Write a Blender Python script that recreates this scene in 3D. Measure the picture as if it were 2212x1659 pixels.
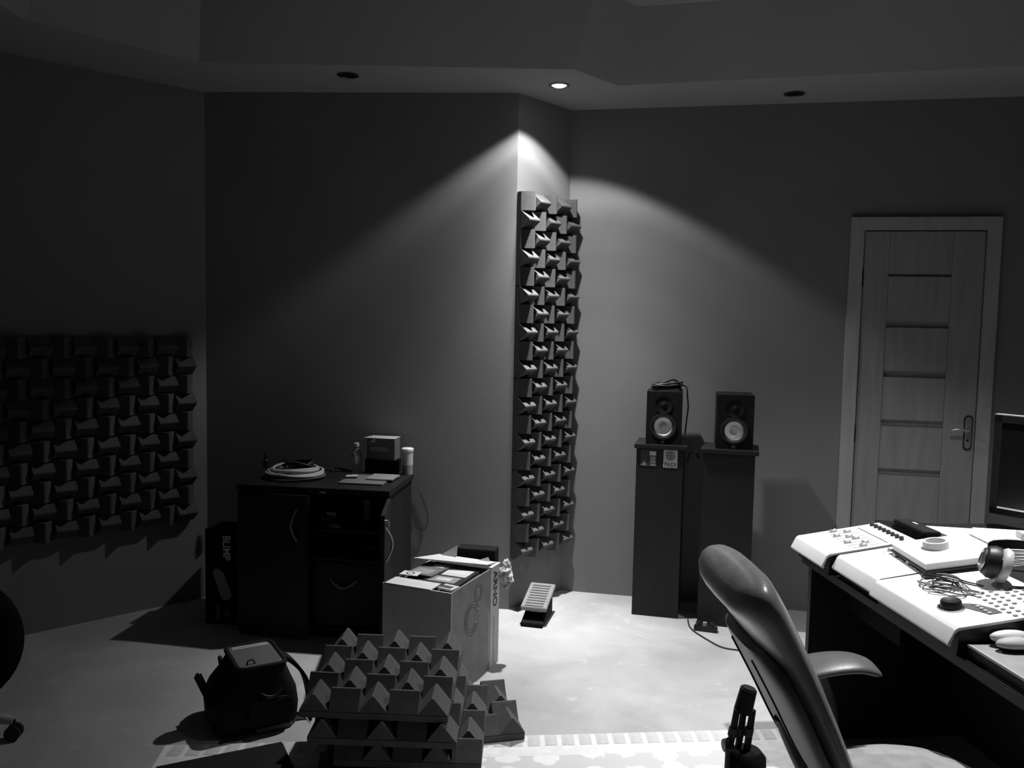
import bpy, bmesh, math, random
from mathutils import Vector, Matrix
random.seed(7)
for o in list(bpy.data.objects): bpy.data.objects.remove(o)
S = bpy.context.scene
COL = S.collection
R = math.radians

# ------------------------------------------------------------------ camera
FPX, PITCH, ROLL, CAMH = 1848.73, .0762, .02, 1.6071
PCX, PCY = 1106.0, 829.5
_f = Vector((0, math.cos(PITCH), -math.sin(PITCH)))
_u0 = Vector((0, math.sin(PITCH), math.cos(PITCH)))
_r0 = Vector((1, 0, 0))
_r = _r0*math.cos(ROLL) + _u0*math.sin(ROLL)
_u = -_r0*math.sin(ROLL) + _u0*math.cos(ROLL)
CAM = Vector((0, 0, CAMH))
cd = bpy.data.cameras.new('camera')
cd.sensor_width = 36.0
cd.lens = 36.0*FPX/2212.0
cd.clip_start = .05
cam = bpy.data.objects.new('camera', cd)
COL.objects.link(cam)
cam.matrix_world = Matrix(((_r.x, _u.x, -_f.x, 0), (_r.y, _u.y, -_f.y, 0), (_r.z, _u.z, -_f.z, CAMH), (0, 0, 0, 1)))
S.camera = cam
def _ray(x, y): return _f + _r*((x-PCX)/FPX) - _u*((y-PCY)/FPX)
def onz(x, y, z=0.0):          # the point of height z that a photo pixel shows
    d = _ray(x, y); return CAM + d*((z-CAMH)/d.z)
def ony(x, y, Y):              # the point at depth Y that a photo pixel shows
    d = _ray(x, y); return CAM + d*(Y/d.y)
def onwall(x, y, a, b):        # the point of the upright plane through plan points a, b
    n = (-(b[1]-a[1]), b[0]-a[0]); d = _ray(x, y)
    return CAM + d*((a[0]*n[0]+a[1]*n[1])/(d.x*n[0]+d.y*n[1]))

# ------------------------------------------------------------------ world, exposure
W = bpy.data.worlds.new('world'); S.world = W; W.use_nodes = True
W.node_tree.nodes['Background'].inputs[0].default_value = (0, 0, 0, 1)
W.node_tree.nodes['Background'].inputs[1].default_value = 0.0
S.view_settings.view_transform = 'Standard'
S.view_settings.look = 'None'
S.view_settings.exposure = 0.0
S.view_settings.gamma = 1.0
S.view_settings.use_curve_mapping = False

# ------------------------------------------------------------------ lamps (recessed spots of the room)
def spot_lamp(name, loc, power, half_deg, blend, prof, beam, radius=.03):
    # a spot in a ceiling can that cuts off at half_deg; its reflector throws the beam along `beam`, falling off by angle as in prof
    l = bpy.data.lights.new(name, 'SPOT')
    l.energy = power; l.spot_size = R(2*half_deg); l.spot_blend = blend; l.shadow_soft_size = radius
    l.use_nodes = True
    nt = l.node_tree; n = nt.nodes; em = n['Emission']
    ge = n.new('ShaderNodeNewGeometry'); dt = n.new('ShaderNodeVectorMath'); dt.operation = 'DOT_PRODUCT'
    dt.inputs[1].default_value = Vector(beam).normalized()
    ab = n.new('ShaderNodeMath'); ab.operation = 'ABSOLUTE'; cr = n.new('ShaderNodeValToRGB')
    nt.links.new(ge.outputs['Incoming'], dt.inputs[0]); nt.links.new(dt.outputs['Value'], ab.inputs[0]); nt.links.new(ab.outputs[0], cr.inputs[0])
    e = cr.color_ramp.elements
    while len(e) > 1: e.remove(e[-1])
    prof = sorted((math.cos(R(d)), v) for d, v in prof)
    e[0].position = prof[0][0]; e[0].color = (prof[0][1],)*3+(1,)
    for p, v in prof[1:]:
        k = e.new(p); k.color = (v, v, v, 1)
    nt.links.new(cr.outputs[0], em.inputs['Color'])
    o = bpy.data.objects.new(name, l); COL.objects.link(o); o.location = loc
    return o
SPOT = Vector((.2105, 4.4717, 2.8))
DESKSPOT = Vector((1.72, 2.95, 3.115))
spot_lamp('corner_spot_beam', SPOT+Vector((0, 0, -.012)), 660, 57.5, .19, ((0, 1), (15, .95), (22, .8), (28, .58), (35, .29), (42, .165), (50, .118), (56, .15), (61, .10), (75, .05)), (.22, -.52, -2.8))
spot_lamp('desk_spot_offscreen', DESKSPOT+Vector((0, 0, -.012)), 600, 46, .35, ((0, 1), (20, .9), (28, .5), (38, .2), (50, .1)), (-.1, -.25, -2.8))

# ------------------------------------------------------------------ materials
MATS = {}
def mat(name, g, rough=.6, var=.12, scale=8.0, bump=0.0, bscale=60.0, metal=0.0, spec=.5, coat=0.0, emit=0.0, alpha=None, trans=0.0):
    if name in MATS: return MATS[name]
    m = bpy.data.materials.new(name); m.use_nodes = True
    nt = m.node_tree; n = nt.nodes; b = n['Principled BSDF']
    tc = n.new('ShaderNodeTexCoord'); no = n.new('ShaderNodeTexNoise'); no.inputs['Scale'].default_value = scale; no.inputs['Detail'].default_value = 5
    cr = n.new('ShaderNodeValToRGB'); lo, hi = g*(1-var), min(1, g*(1+var))
    cr.color_ramp.elements[0].position = .3; cr.color_ramp.elements[1].position = .7
    cr.color_ramp.elements[0].color = (lo, lo, lo, 1); cr.color_ramp.elements[1].color = (hi, hi, hi, 1)
    nt.links.new(tc.outputs['Object'], no.inputs['Vector']); nt.links.new(no.outputs[0], cr.inputs[0]); nt.links.new(cr.outputs[0], b.inputs['Base Color'])
    b.inputs['Roughness'].default_value = rough; b.inputs['Metallic'].default_value = metal
    b.inputs['Specular IOR Level'].default_value = spec
    if coat: b.inputs['Coat Weight'].default_value = coat; b.inputs['Coat Roughness'].default_value = .15
    if trans: b.inputs['Transmission Weight'].default_value = trans; b.inputs['IOR'].default_value = 1.4
    if emit: b.inputs['Emission Color'].default_value = (1, 1, 1, 1); b.inputs['Emission Strength'].default_value = emit
    if bump:
        n2 = n.new('ShaderNodeTexNoise'); n2.inputs['Scale'].default_value = bscale; n2.inputs['Detail'].default_value = 4
        bp = n.new('ShaderNodeBump'); bp.inputs['Strength'].default_value = bump; bp.inputs['Distance'].default_value = .01
        nt.links.new(tc.outputs['Object'], n2.inputs['Vector']); nt.links.new(n2.outputs[0], bp.inputs['Height']); nt.links.new(bp.outputs[0], b.inputs['Normal'])
    MATS[name] = m
    return m
def wood(name, g, var=.25, rough=.5):
    m = mat(name, g, rough, var, 3.0)
    nt = m.node_tree; n = nt.nodes
    no = [k for k in n if k.type == 'TEX_NOISE'][0]; tc = [k for k in n if k.type == 'TEX_COORD'][0]
    mp = n.new('ShaderNodeMapping'); mp.inputs['Scale'].default_value = (12, 12, 1.2)
    nt.links.new(tc.outputs['Object'], mp.inputs[0]); nt.links.new(mp.outputs[0], no.inputs['Vector'])
    return m
M_WALL = mat('wall_paint', .19, .85, .05, 2.5, .025, 90, spec=.2)
M_CEIL = mat('ceiling_paint', .28, .9, .04, 2.0, .05, 80, spec=.2)
M_TRAY = M_CEIL
M_FOAM = mat('foam', .09, .95, .12, 30, .25, 500, spec=.15)
M_BLACK = mat('black_plastic', .012, .45, .2, 20, spec=.4)
M_BLACKM = mat('black_matte', .007, .8, .2, 30, .1, 200, spec=.12)
M_ARM = mat('chair_arm_polyurethane', .10, .42, .1, 25, .04, 150, spec=.6)
M_LAM = wood('black_laminate', .011, .2, .5)
M_LAM.node_tree.nodes['Principled BSDF'].inputs['Specular IOR Level'].default_value = .25
M_CAB = wood('dark_cabinet_wood', .013, .3, .5)
M_CAB.node_tree.nodes['Principled BSDF'].inputs['Specular IOR Level'].default_value = .2
M_WHITE = mat('white_plastic', .70, .4, .04, 10)
M_PAPER = mat('paper', .75, .8, .05, 15)
M_GREYP = mat('grey_plastic', .22, .45, .1, 15)
M_PALE = mat('pale_grey', .45, .6, .1, 15)
M_METAL = mat('brushed_metal', .55, .3, .08, 40, metal=1.0)
M_DMETAL = mat('dark_metal', .08, .4, .15, 40, metal=.8)
M_DOOR = wood('painted_door_wood', .27, .10, .6)
M_FRAME = wood('painted_door_frame', .36, .08, .6)
M_CARD = mat('cardboard', .50, .85, .08, 12)
M_CARDL = mat('pale_cardboard', .48, .8, .06, 14)
M_PRINT = mat('printed_card', .18, .6, .2, 9)
M_FABRIC = mat('black_nylon', .012, .85, .25, 60, .3, 400, spec=.2)
M_LINING = mat('grey_lining', .10, .9, .1, 40)
M_LEATHER = mat('chair_leather', .46, .30, .12, 25, .06, 150, spec=.6)
M_SHELL = mat('chair_shell', .34, .5, .08, 20, spec=.4)
M_TEXT = mat('pale_print', .5, .6, .03, 10)
M_INK = mat('dark_ink', .03, .7, .05, 10)
M_GLASS = mat('clear_bottle_plastic', .7, .15, .02, 10, trans=.85)
M_CABLE = mat('black_rubber', .015, .5, .1, 30)
M_GLOW = mat('lamp_glow', .9, .4, .01, 5, emit=12)
M_SCREEN = mat('dark_screen', .006, .18, .05, 5)

# burnished cement floor
def floor_material():
    m = bpy.data.materials.new('burnished_cement'); m.use_nodes = True
    nt = m.node_tree; n = nt.nodes; b = n['Principled BSDF']
    tc = n.new('ShaderNodeTexCoord')
    a = n.new('ShaderNodeTexNoise'); a.inputs['Scale'].default_value = 1.6; a.inputs['Detail'].default_value = 8; a.inputs['Roughness'].default_value = .62; a.inputs['Distortion'].default_value = .6
    c = n.new('ShaderNodeValToRGB'); c.color_ramp.elements[0].position = .32; c.color_ramp.elements[1].position = .68
    c.color_ramp.elements[0].color = (.31,)*3+(1,); c.color_ramp.elements[1].color = (.48,)*3+(1,)
    d = n.new('ShaderNodeTexNoise'); d.inputs['Scale'].default_value = 9; d.inputs['Detail'].default_value = 6
    e = n.new('ShaderNodeValToRGB'); e.color_ramp.elements[0].position = .62; e.color_ramp.elements[1].position = .74
    e.color_ramp.elements[0].color = (0, 0, 0, 1); e.color_ramp.elements[1].color = (.10,)*3+(1,)
    mx = n.new('ShaderNodeMix'); mx.data_type = 'RGBA'; mx.blend_type = 'ADD'; mx.inputs[0].default_value = 1
    nt.links.new(tc.outputs['Object'], a.inputs['Vector']); nt.links.new(tc.outputs['Object'], d.inputs['Vector'])
    nt.links.new(a.outputs[0], c.inputs[0]); nt.links.new(d.outputs[0], e.inputs[0])
    nt.links.new(c.outputs[0], mx.inputs[6]); nt.links.new(e.outputs[0], mx.inputs[7]); nt.links.new(mx.outputs[2], b.inputs['Base Color'])
    b.inputs['Roughness'].default_value = .5; b.inputs['Specular IOR Level'].default_value = .35
    bp = n.new('ShaderNodeBump'); bp.inputs['Strength'].default_value = .06
    nt.links.new(d.outputs[0], bp.inputs['Height']); nt.links.new(bp.outputs[0], b.inputs['Normal'])
    return m
M_FLOOR = floor_material()

# ------------------------------------------------------------------ mesh helpers
class MB:
    def __init__(s): s.v = []; s.f = []
    def add(s, verts, faces, M=None):
        k = len(s.v)
        s.v += [tuple((M @ Vector(p)) if M else p) for p in verts]
        s.f += [tuple(i+k for i in f) for f in faces]
        return s
    def box(s, x0, x1, y0, y1, z0, z1, M=None):
        v = [(x0, y0, z0), (x1, y0, z0), (x1, y1, z0), (x0, y1, z0), (x0, y0, z1), (x1, y0, z1), (x1, y1, z1), (x0, y1, z1)]
        return s.add(v, [(3, 2, 1, 0), (4, 5, 6, 7), (0, 1, 5, 4), (1, 2, 6, 5), (2, 3, 7, 6), (3, 0, 4, 7)], M)
    def prism(s, poly, z0, z1, M=None):
        n = len(poly)
        v = [(p[0], p[1], z0) for p in poly] + [(p[0], p[1], z1) for p in poly]
        f = [tuple(range(n-1, -1, -1)), tuple(range(n, 2*n))] + [(i, (i+1) % n, n+(i+1) % n, n+i) for i in range(n)]
        return s.add(v, f, M)
    def lathe(s, prof, seg=32, M=None, cap=True):     # prof: (r, z)
        v = []; f = []
        for r, z in prof:
            for k in range(seg):
                a = 2*math.pi*k/seg; v.append((r*math.cos(a), r*math.sin(a), z))
        for i in range(len(prof)-1):
            for k in range(seg):
                a, b = i*seg+k, i*seg+(k+1) % seg
                f.append((a, b, b+seg, a+seg))
        if cap:
            if prof[0][0] > 1e-5: f.append(tuple(range(seg-1, -1, -1)))
            if prof[-1][0] > 1e-5: f.append(tuple(range((len(prof)-1)*seg, len(prof)*seg)))
        return s.add(v, f, M)
    def cyl(s, a, b, r, r2=None, seg=16):
        a = Vector(a); b = Vector(b); q = (b-a).to_track_quat('Z', 'Y').to_matrix().to_4x4(); q.translation = a
        return s.lathe([(r, 0), (r if r2 is None else r2, (b-a).length)], seg, q)
    def tube(s, pts, r, seg=8, closed=False):
        pts = [Vector(p) for p in pts]; n = len(pts); v = []; f = []
        prev = None
        for i, p in enumerate(pts):
            if closed: t = pts[(i+1) % n]-pts[i-1]
            else: t = pts[min(i+1, n-1)]-pts[max(i-1, 0)]
            if t.length < 1e-9: t = Vector((0, 0, 1))
            t.normalize()
            if prev is None: u = t.orthogonal().normalized()
            else:
                u = prev - t*prev.dot(t)
                u = u.normalized() if u.length > 1e-6 else t.orthogonal().normalized()
            prev = u; w = t.cross(u)
            rr = r[i] if isinstance(r, (list, tuple)) else r
            for k in range(seg):
                a = 2*math.pi*k/seg; v.append(p+u*rr*math.cos(a)+w*rr*math.sin(a))
        m = n if closed else n-1
        for i in range(m):
            for k in range(seg):
                j = (i+1) % n
                f.append((i*seg+k, i*seg+(k+1) % seg, j*seg+(k+1) % seg, j*seg+k))
        if not closed: f += [tuple(range(seg-1, -1, -1)), tuple(range((n-1)*seg, n*seg))]
        return s.add([tuple(p) for p in v], f)
    def rows(s, rings, M=None, cap=True):              # list of equal rings of points
        n = len(rings[0]); v = [p for r in rings for p in r]; f = []
        for i in range(len(rings)-1):
            for k in range(n): f.append((i*n+k, i*n+(k+1) % n, (i+1)*n+(k+1) % n, (i+1)*n+k))
        if cap: f += [tuple(range(n-1, -1, -1)), tuple(range((len(rings)-1)*n, len(rings)*n))]
        return s.add([tuple(p) for p in v], f, M)
    def mesh(s, name, m, smooth=None, bevel=0.0, bseg=2):
        me = bpy.data.meshes.new(name); me.from_pydata(s.v, [], s.f); me.validate()
        bm = bmesh.new(); bm.from_mesh(me)
        if bevel:
            bmesh.ops.remove_doubles(bm, verts=bm.verts, dist=1e-6)
            es = [e for e in bm.edges if len(e.link_faces) == 2 and e.calc_face_angle(0) > .6]
            bmesh.ops.bevel(bm, geom=es, offset=bevel, segments=bseg, affect='EDGES', clamp_overlap=True)
        bmesh.ops.recalc_face_normals(bm, faces=bm.faces)
        bm.to_mesh(me); bm.free()
        me.materials.append(m)
        if smooth or bevel:
            me.shade_smooth(); me.set_sharp_from_angle(angle=R(smooth or 35))
        return me
    def build(s, name, m, parent=None, smooth=None, bevel=0.0, bseg=2, label=None):
        o = bpy.data.objects.new(name, s.mesh(name, m, smooth, bevel, bseg)); COL.objects.link(o)
        if parent: o.parent = parent
        if label: o['label'] = label
        return o
def smoothpts(pts, n=8):           # Catmull-Rom through points
    P = [Vector(p) for p in pts]; out = []
    for i in range(len(P)-1):
        a, b, c, d = P[max(i-1, 0)], P[i], P[i+1], P[min(i+2, len(P)-1)]
        for k in range(n):
            t = k/n
            out.append(.5*((2*b)+(-a+c)*t+(2*a-5*b+4*c-d)*t*t+(-a+3*b-3*c+d)*t**3))
    out.append(P[-1]); return out
def tag(o, label=None, cat=None, group=None, kind=None):
    if label: o['label'] = label
    if cat: o['category'] = cat
    if group: o['group'] = group
    if kind: o['kind'] = kind
    return o
def thing(name, label, cat, loc=(0, 0, 0), rz=0.0, group=None, M=None):
    o = bpy.data.objects.new(name, None); COL.objects.link(o); o.empty_display_size = .05
    if M is not None: o.matrix_world = M
    else: o.location = loc; o.rotation_euler = (0, 0, rz)
    return tag(o, label, cat, group)
def one(name, mb, m, label, cat, group=None, loc=None, rz=0.0, **k):
    o = mb.build(name, m, None, **k)
    if loc is not None: o.location = loc; o.rotation_euler = (0, 0, rz)
    return tag(o, label, cat, group)
def struct(name, mb, m, **k):
    o = mb.build(name, m, **k); o['kind'] = 'structure'; return o
def text(name, s, size, m, parent, M, label=None, bold=False, ext=.0006, sx=1.0):
    c = bpy.data.curves.new(name, 'FONT'); c.body = s; c.size = size; c.extrude = ext; c.align_x = 'CENTER'; c.align_y = 'CENTER'
    if bold: c.offset = size*.018
    t = bpy.data.objects.new(name+'_src', c); COL.objects.link(t)
    me = bpy.data.meshes.new_from_object(t, depsgraph=bpy.context.evaluated_depsgraph_get())
    bpy.data.objects.remove(t); bpy.data.curves.remove(c)
    me.materials.clear(); me.materials.append(m); me.transform(Matrix.Diagonal((sx, 1, 1, 1))); me.transform(M)
    o = bpy.data.objects.new(name, me); COL.objects.link(o); o.parent = parent
    if label: o['label'] = label
    return o
def facing(origin, xdir, ydir):       # matrix with given local x, y axes
    x = Vector(xdir).normalized(); y = Vector(ydir).normalized(); z = x.cross(y).normalized(); y = z.cross(x)
    return Matrix(((x.x, y.x, z.x, origin[0]), (x.y, y.y, z.y, origin[1]), (x.z, y.z, z.z, origin[2]), (0, 0, 0, 1)))

# ------------------------------------------------------------------ room shell
HS = 2.8
PL, PA, PB, PC, PD = (-2.65, 3.871), (-1.7009, 4.7484), (.0066, 4.6376), (.3105, 4.9924), (3.4, 4.341)
PR, PQ = (3.4, -2.2), (-2.65, -2.2)
def wall(name, a, b, h=HS+.5, t=.12):
    d = Vector((b[0]-a[0], b[1]-a[1])).normalized(); n = Vector((-d.y, d.x))*t     # outward is left of a->b
    a2 = (a[0]+n.x, a[1]+n.y); b2 = (b[0]+n.x, b[1]+n.y)
    return struct(name, MB().prism([a, b, b2, a2], -.05, h), M_WALL)
wall('wall_left', PQ, PL); wall('wall_left_angled', PL, PA); wall('wall_back', PA, PB); wall('wall_corner', PB, PC)
wall('wall_right', PC, PD); wall('wall_far_right', PD, PR); wall('wall_rear', PR, PQ)
struct('floor', MB().prism([(-2.9, -2.4), (3.7, -2.4), (3.7, 5.3), (-2.9, 5.3)], -.08, 0), M_FLOOR)
OUT = [PL, PA, PB, PC, PD, PR, PQ]
TR = [(-2.05, 3.64), (-1.529, 4.201), (.266, 4.192), (.509, 4.459), (2.85, 3.85), (2.85, -1.6), (-2.05, -1.6)]
def inset(poly, d):
    n = len(poly); out = []
    for i in range(n):
        p0, p1, p2 = Vector(poly[i-1]), Vector(poly[i]), Vector(poly[(i+1) % n])
        a = (p1-p0).normalized(); b = (p2-p1).normalized()
        na = Vector((a.y, -a.x)); nb = Vector((b.y, -b.x))      # inward for clockwise order
        m = (na+nb); m = m/ (m.length_squared) * 2
        out.append((p1.x+m.x*d, p1.y+m.y*d))
    return out
TT = inset(TR, .18)
mb = MB(); n = 7
mb.add([(x, y, HS) for x, y in OUT]+[(x, y, HS) for x, y in TR], [(i, (i+1) % n, n+(i+1) % n, n+i) for i in range(n)])
struct('ceiling', mb, M_CEIL)
for i in range(n):
    j = (i+1) % n
    struct('ceiling_tray_side', MB().add([TR[i]+(HS,), TR[j]+(HS,), TT[j]+(HS+.32,), TT[i]+(HS+.32,)], [(0, 1, 2, 3)]), M_TRAY)
struct('ceiling_tray_top', MB().add([p+(HS+.32,) for p in TT], [tuple(range(n))]), M_TRAY)

def downlight(label, loc, lit, name='recessed_downlight'):
    t = thing(name, label, 'light', loc, group='recessed ceiling spots')
    MB().lathe([(.052, 0), (.054, -.004), (.042, -.006), (.038, -.001)], 36, cap=False).build('trim_ring', M_METAL if lit else M_DMETAL, t, smooth=40)
    if lit:
        MB().lathe([(.0001, -.012), (.016, -.0105), (.030, -.006), (.037, -.0015)], 28, cap=False).build('lamp', M_GLOW, t, smooth=60, label='glowing reflector lamp')
    else:
        MB().lathe([(.042, -.004), (.036, -.002), (.0001, -.001)], 28, cap=False).build('lamp', M_BLACKM, t, smooth=60, label='unlit dark reflector')
downlight('lit recessed spot above the wedge foam strip', SPOT, True)
downlight('lit recessed spot above the desk', DESKSPOT, True, 'recessed_downlight_offscreen')
p = onz(752, 162, HS); downlight('unlit recessed spot in the soffit above the dark cabinet', p, False)
p = onz(1716, 202, HS); downlight('unlit recessed spot in the soffit between door and speakers', p, False)

# ------------------------------------------------------------------ door in the right wall
dd = Vector((PD[0]-PC[0], PD[1]-PC[1], 0)).normalized(); dn = Vector((dd.y, -dd.x, 0))     # dn points into the room
dA = onwall(1838, 472, PC, PD); dB = onwall(2165, 466, PC, PD)
DW = (Vector((dB.x-dA.x, dB.y-dA.y))).length; DH = 2.188
def doorM(depth=0): return Matrix(((dd.x, -dn.x, 0, dA.x), (dd.y, -dn.y, 0, dA.y), (0, 0, 1, 0), (0, 0, 0, 1)))  # x along wall, y into wall, z up
door = bpy.data.objects.new('door_1', None); COL.objects.link(door); door.matrix_world = doorM(); door['kind'] = 'structure'
door['label'] = 'painted wooden door of wide panels with lever handle'
cw = .07
fr = MB(); fr.prism([(0, 0), (cw, 0), (cw, DH-cw), (DW-cw, DH-cw), (DW-cw, 0), (DW, 0), (DW, DH), (0, DH)], -.002, .026, Matrix(((1, 0, 0, 0), (0, 0, -1, 0), (0, 1, 0, 0), (0, 0, 0, 1))))
fr.build('door_frame', M_FRAME, door, bevel=.003)
lx0, lx1, lz1 = cw+.006, DW-cw-.006, DH-cw-.006
def dz(py): return onwall(1990, py, PC, PD).z
px0, px1 = lx0+.125, lx1-.155
MB().box(cw-.002, DW-cw+.002, -.0015, .0, 0, DH-cw+.001).build('rebate', M_FRAME, door)
MB().box(lx0, px0, -.019, .0, .006, lz1).build('stile', M_DOOR, door, bevel=.002)
MB().box(px1, lx1, -.019, .0, .006, lz1).build('stile', M_DOOR, door, bevel=.002)
grooves = [dz(595), dz(701), dz(809), dz(916), dz(1022), dz(1135), dz(1240)]
gh = [.014, .034, .034, .036, .036, .034, .034]
MB().box(px0, px1, -.002, .0, .006, lz1).build('groove_back', M_DOOR, door)
top = lz1
for k, (z, g) in enumerate(zip(grooves, gh)):
    MB().box(px0+.001, px1-.001, -.0185, -.001, z+g/2, top).build('door_panel', M_DOOR, door, bevel=.002)
    top = z-g/2
MB().box(px0+.001, px1-.001, -.0185, -.001, .006, top).build('door_panel', M_DOOR, door, bevel=.002)
hz = dz(922); hx = (onwall(2088, 922, PC, PD)-dA).length
hx = Vector((onwall(2088, 930, PC, PD).x-dA.x, onwall(2088, 930, PC, PD).y-dA.y)).length
pl = MB(); pts = []
for k in range(24):
    a = 2*math.pi*k/24; pts.append((hx+.022*math.cos(a), hz-.02+(.072 if math.sin(a) >= 0 else -.072)+.022*math.sin(a)))
XZ = Matrix(((1, 0, 0, 0), (0, 0, 1, 0), (0, 1, 0, 0), (0, 0, 0, 1)))
plate = pl.prism(pts, -.025, -.018, XZ).build('handle_plate', M_DMETAL, door, bevel=.002)
pts2 = [(hx+(q[0]-hx)*.72, hz-.02+(q[1]-hz+.02)*.9) for q in pts]
MB().prism(pts2, -.0265, -.0245, XZ).build('plate_face', M_GREYP, plate)
MB().cyl((hx, -.025, hz-.06), (hx, -.0275, hz-.06), .007).build('keyhole', M_BLACKM, plate)
lv = MB(); lv.cyl((hx, -.025, hz), (hx, -.059, hz), .009); lv.tube([(hx, -.057, hz), (hx-.03, -.059, hz), (hx-.07, -.059, hz-.001), (hx-.09, -.055, hz-.006)], [.009, .008, .007, .006], 10)
lv.build('lever', M_METAL, door, smooth=50)
for zz in (1.86, 1.02, .25):
    MB().cyl((cw+.001, -.021, zz-.045), (cw+.001, -.021, zz+.045), .006).build('hinge', M_DMETAL, door, smooth=50)

# ------------------------------------------------------------------ wedge foam tiles
def wedge_mesh(cwid, chgt, vertical, mm, hh=.060):
    m = MB(); t = .0035; x, y = cwid/2, chgt/2
    if vertical: v = [(-x, -y, 0), (x, -y, 0), (x, y, 0), (-x, y, 0), (-t, -y, hh), (t, -y, hh), (t, y, hh), (-t, y, hh)]
    else: v = [(-x, -y, 0), (x, -y, 0), (x, y, 0), (-x, y, 0), (-x, -t, hh), (x, -t, hh), (x, t, hh), (-x, t, hh)]
    m.add(v, [(3, 2, 1, 0), (4, 5, 6, 7), (0, 1, 5, 4), (1, 2, 6, 5), (2, 3, 7, 6), (3, 0, 4, 7)])
    return m.mesh('wedge', mm)
WM = {}
def foam_tile(label, M, nx=5, ny=5, cx=.1, cy=.1, par=0, base=.03, group=None, name='acoustic_foam_tile', mm=None):
    mm = mm or M_FOAM
    t = thing(name, label, 'foam tile', M=M, group=group)
    MB().box(0, nx*cx, 0, ny*cy, 0, base).build('backing_sheet', mm, t, bevel=.003)
    for key in ((cx, cy, 0, mm.name), (cx, cy, 1, mm.name)):
        if key not in WM: WM[key] = wedge_mesh(cx, cy, key[2] == 1, mm)
    for i in range(nx):
        for j in range(ny):
            v = (i+j+par) % 2
            o = bpy.data.objects.new('wedge', WM[(cx, cy, v, mm.name)]); COL.objects.link(o); o.parent = t
            o.location = ((i+.5)*cx, (j+.5)*cy, base-.001)
    return t
cdir = Vector((PC[0]-PB[0], PC[1]-PB[1], 0)).normalized()
pos = ('lowest', 'second lowest', 'second highest', 'topmost')
for k in range(4):
    o = Vector((PB[0], PB[1], 0))+cdir*.001; z = .285+.5*k
    M = facing((o.x, o.y, z), cdir, (0, 0, 1))
    foam_tile('grey wedge foam tile, %s of the column beside the downlight scallop' % pos[k], M, cx=.093, par=(1 if k % 2 else 0), group='foam tiles on the corner wall')
adir = Vector((PA[0]-PL[0], PA[1]-PL[1], 0)).normalized()
for i in range(2):
    for j in range(2):
        o = Vector((PA[0], PA[1], 0))-adir*(.085+.505*(i+1)); z = .465+.505*j
        lab = 'dark wedge foam tile on the angled wall, %s row, %s' % ('upper' if j else 'lower', 'nearest the dark cabinet' if i == 0 else 'farther from the dark cabinet')
        foam_tile(lab, facing((o.x, o.y, z), adir, (0, 0, 1)), par=(i+j) % 2, group='foam tiles on the left angled wall')

# ------------------------------------------------------------------ speaker stands and monitors
def stand(label, fl, yaw, w, d, h, stickers):
    t = thing('speaker_stand', label, 'stand', (fl.x, fl.y, 0), yaw)
    MB().box(0, w, 0, d, 0, h-.022).build('column', M_LAM, t, bevel=.002)
    MB().box(-.012, w+.018, -.012, d+.01, h-.022, h).build('top_plate', M_LAM, t, bevel=.002)
    if stickers:
        F = lambda x, z: facing((x, -.0012, z), (1, 0, 0), (0, 0, 1))
        s = MB().box(-.037, .037, -.048, .048, -.0006, .0006, F(.182, h-.072)).build('sticker', M_PALE, t, label='white sticker with a globe emblem and dark lettering')
        MB().lathe([(.0001, .001), (.027, .001)], 24, F(.182, h-.055), cap=False).build('globe_emblem', M_GREYP, s)
        g = MB()
        for q in (-.014, 0, .014): g.box(-.024, .024, q-.001, q+.001, .0012, .0016, F(.182, h-.055))
        g.box(-.001, .001, -.025, .025, .0012, .0016, F(.182, h-.055)); g.build('globe_lines', M_INK, s)
        text('lettering', 'PADI', .030, M_INK, s, F(.182, h-.104) @ Matrix.Translation((0, 0, .0012)), bold=True)
        s2 = MB().box(-.042, .042, -.046, .046, -.0006, .0006, F(.065, h-.072)).build('sticker', M_INK, t, label='dark photographic sticker')
        MB().box(.006, .040, .014, .036, .0007, .0012, F(.065, h-.072)).build('pale_patch', M_PALE, s2)
        g = MB(); g.prism([(-.04, -.042), (-.01, -.042), (-.02, -.012)], .0007, .0011, F(.065, h-.072)); g.box(.010, .038, -.03, .008, .0007, .0011, F(.065, h-.072)); g.build('grey_patch', M_GREYP, s2)
        MB().box(.012, .04, -.04, -.036, .0007, .0012, F(.065, h-.072)).build('pale_line', M_PALE, s2)
    return t
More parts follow.
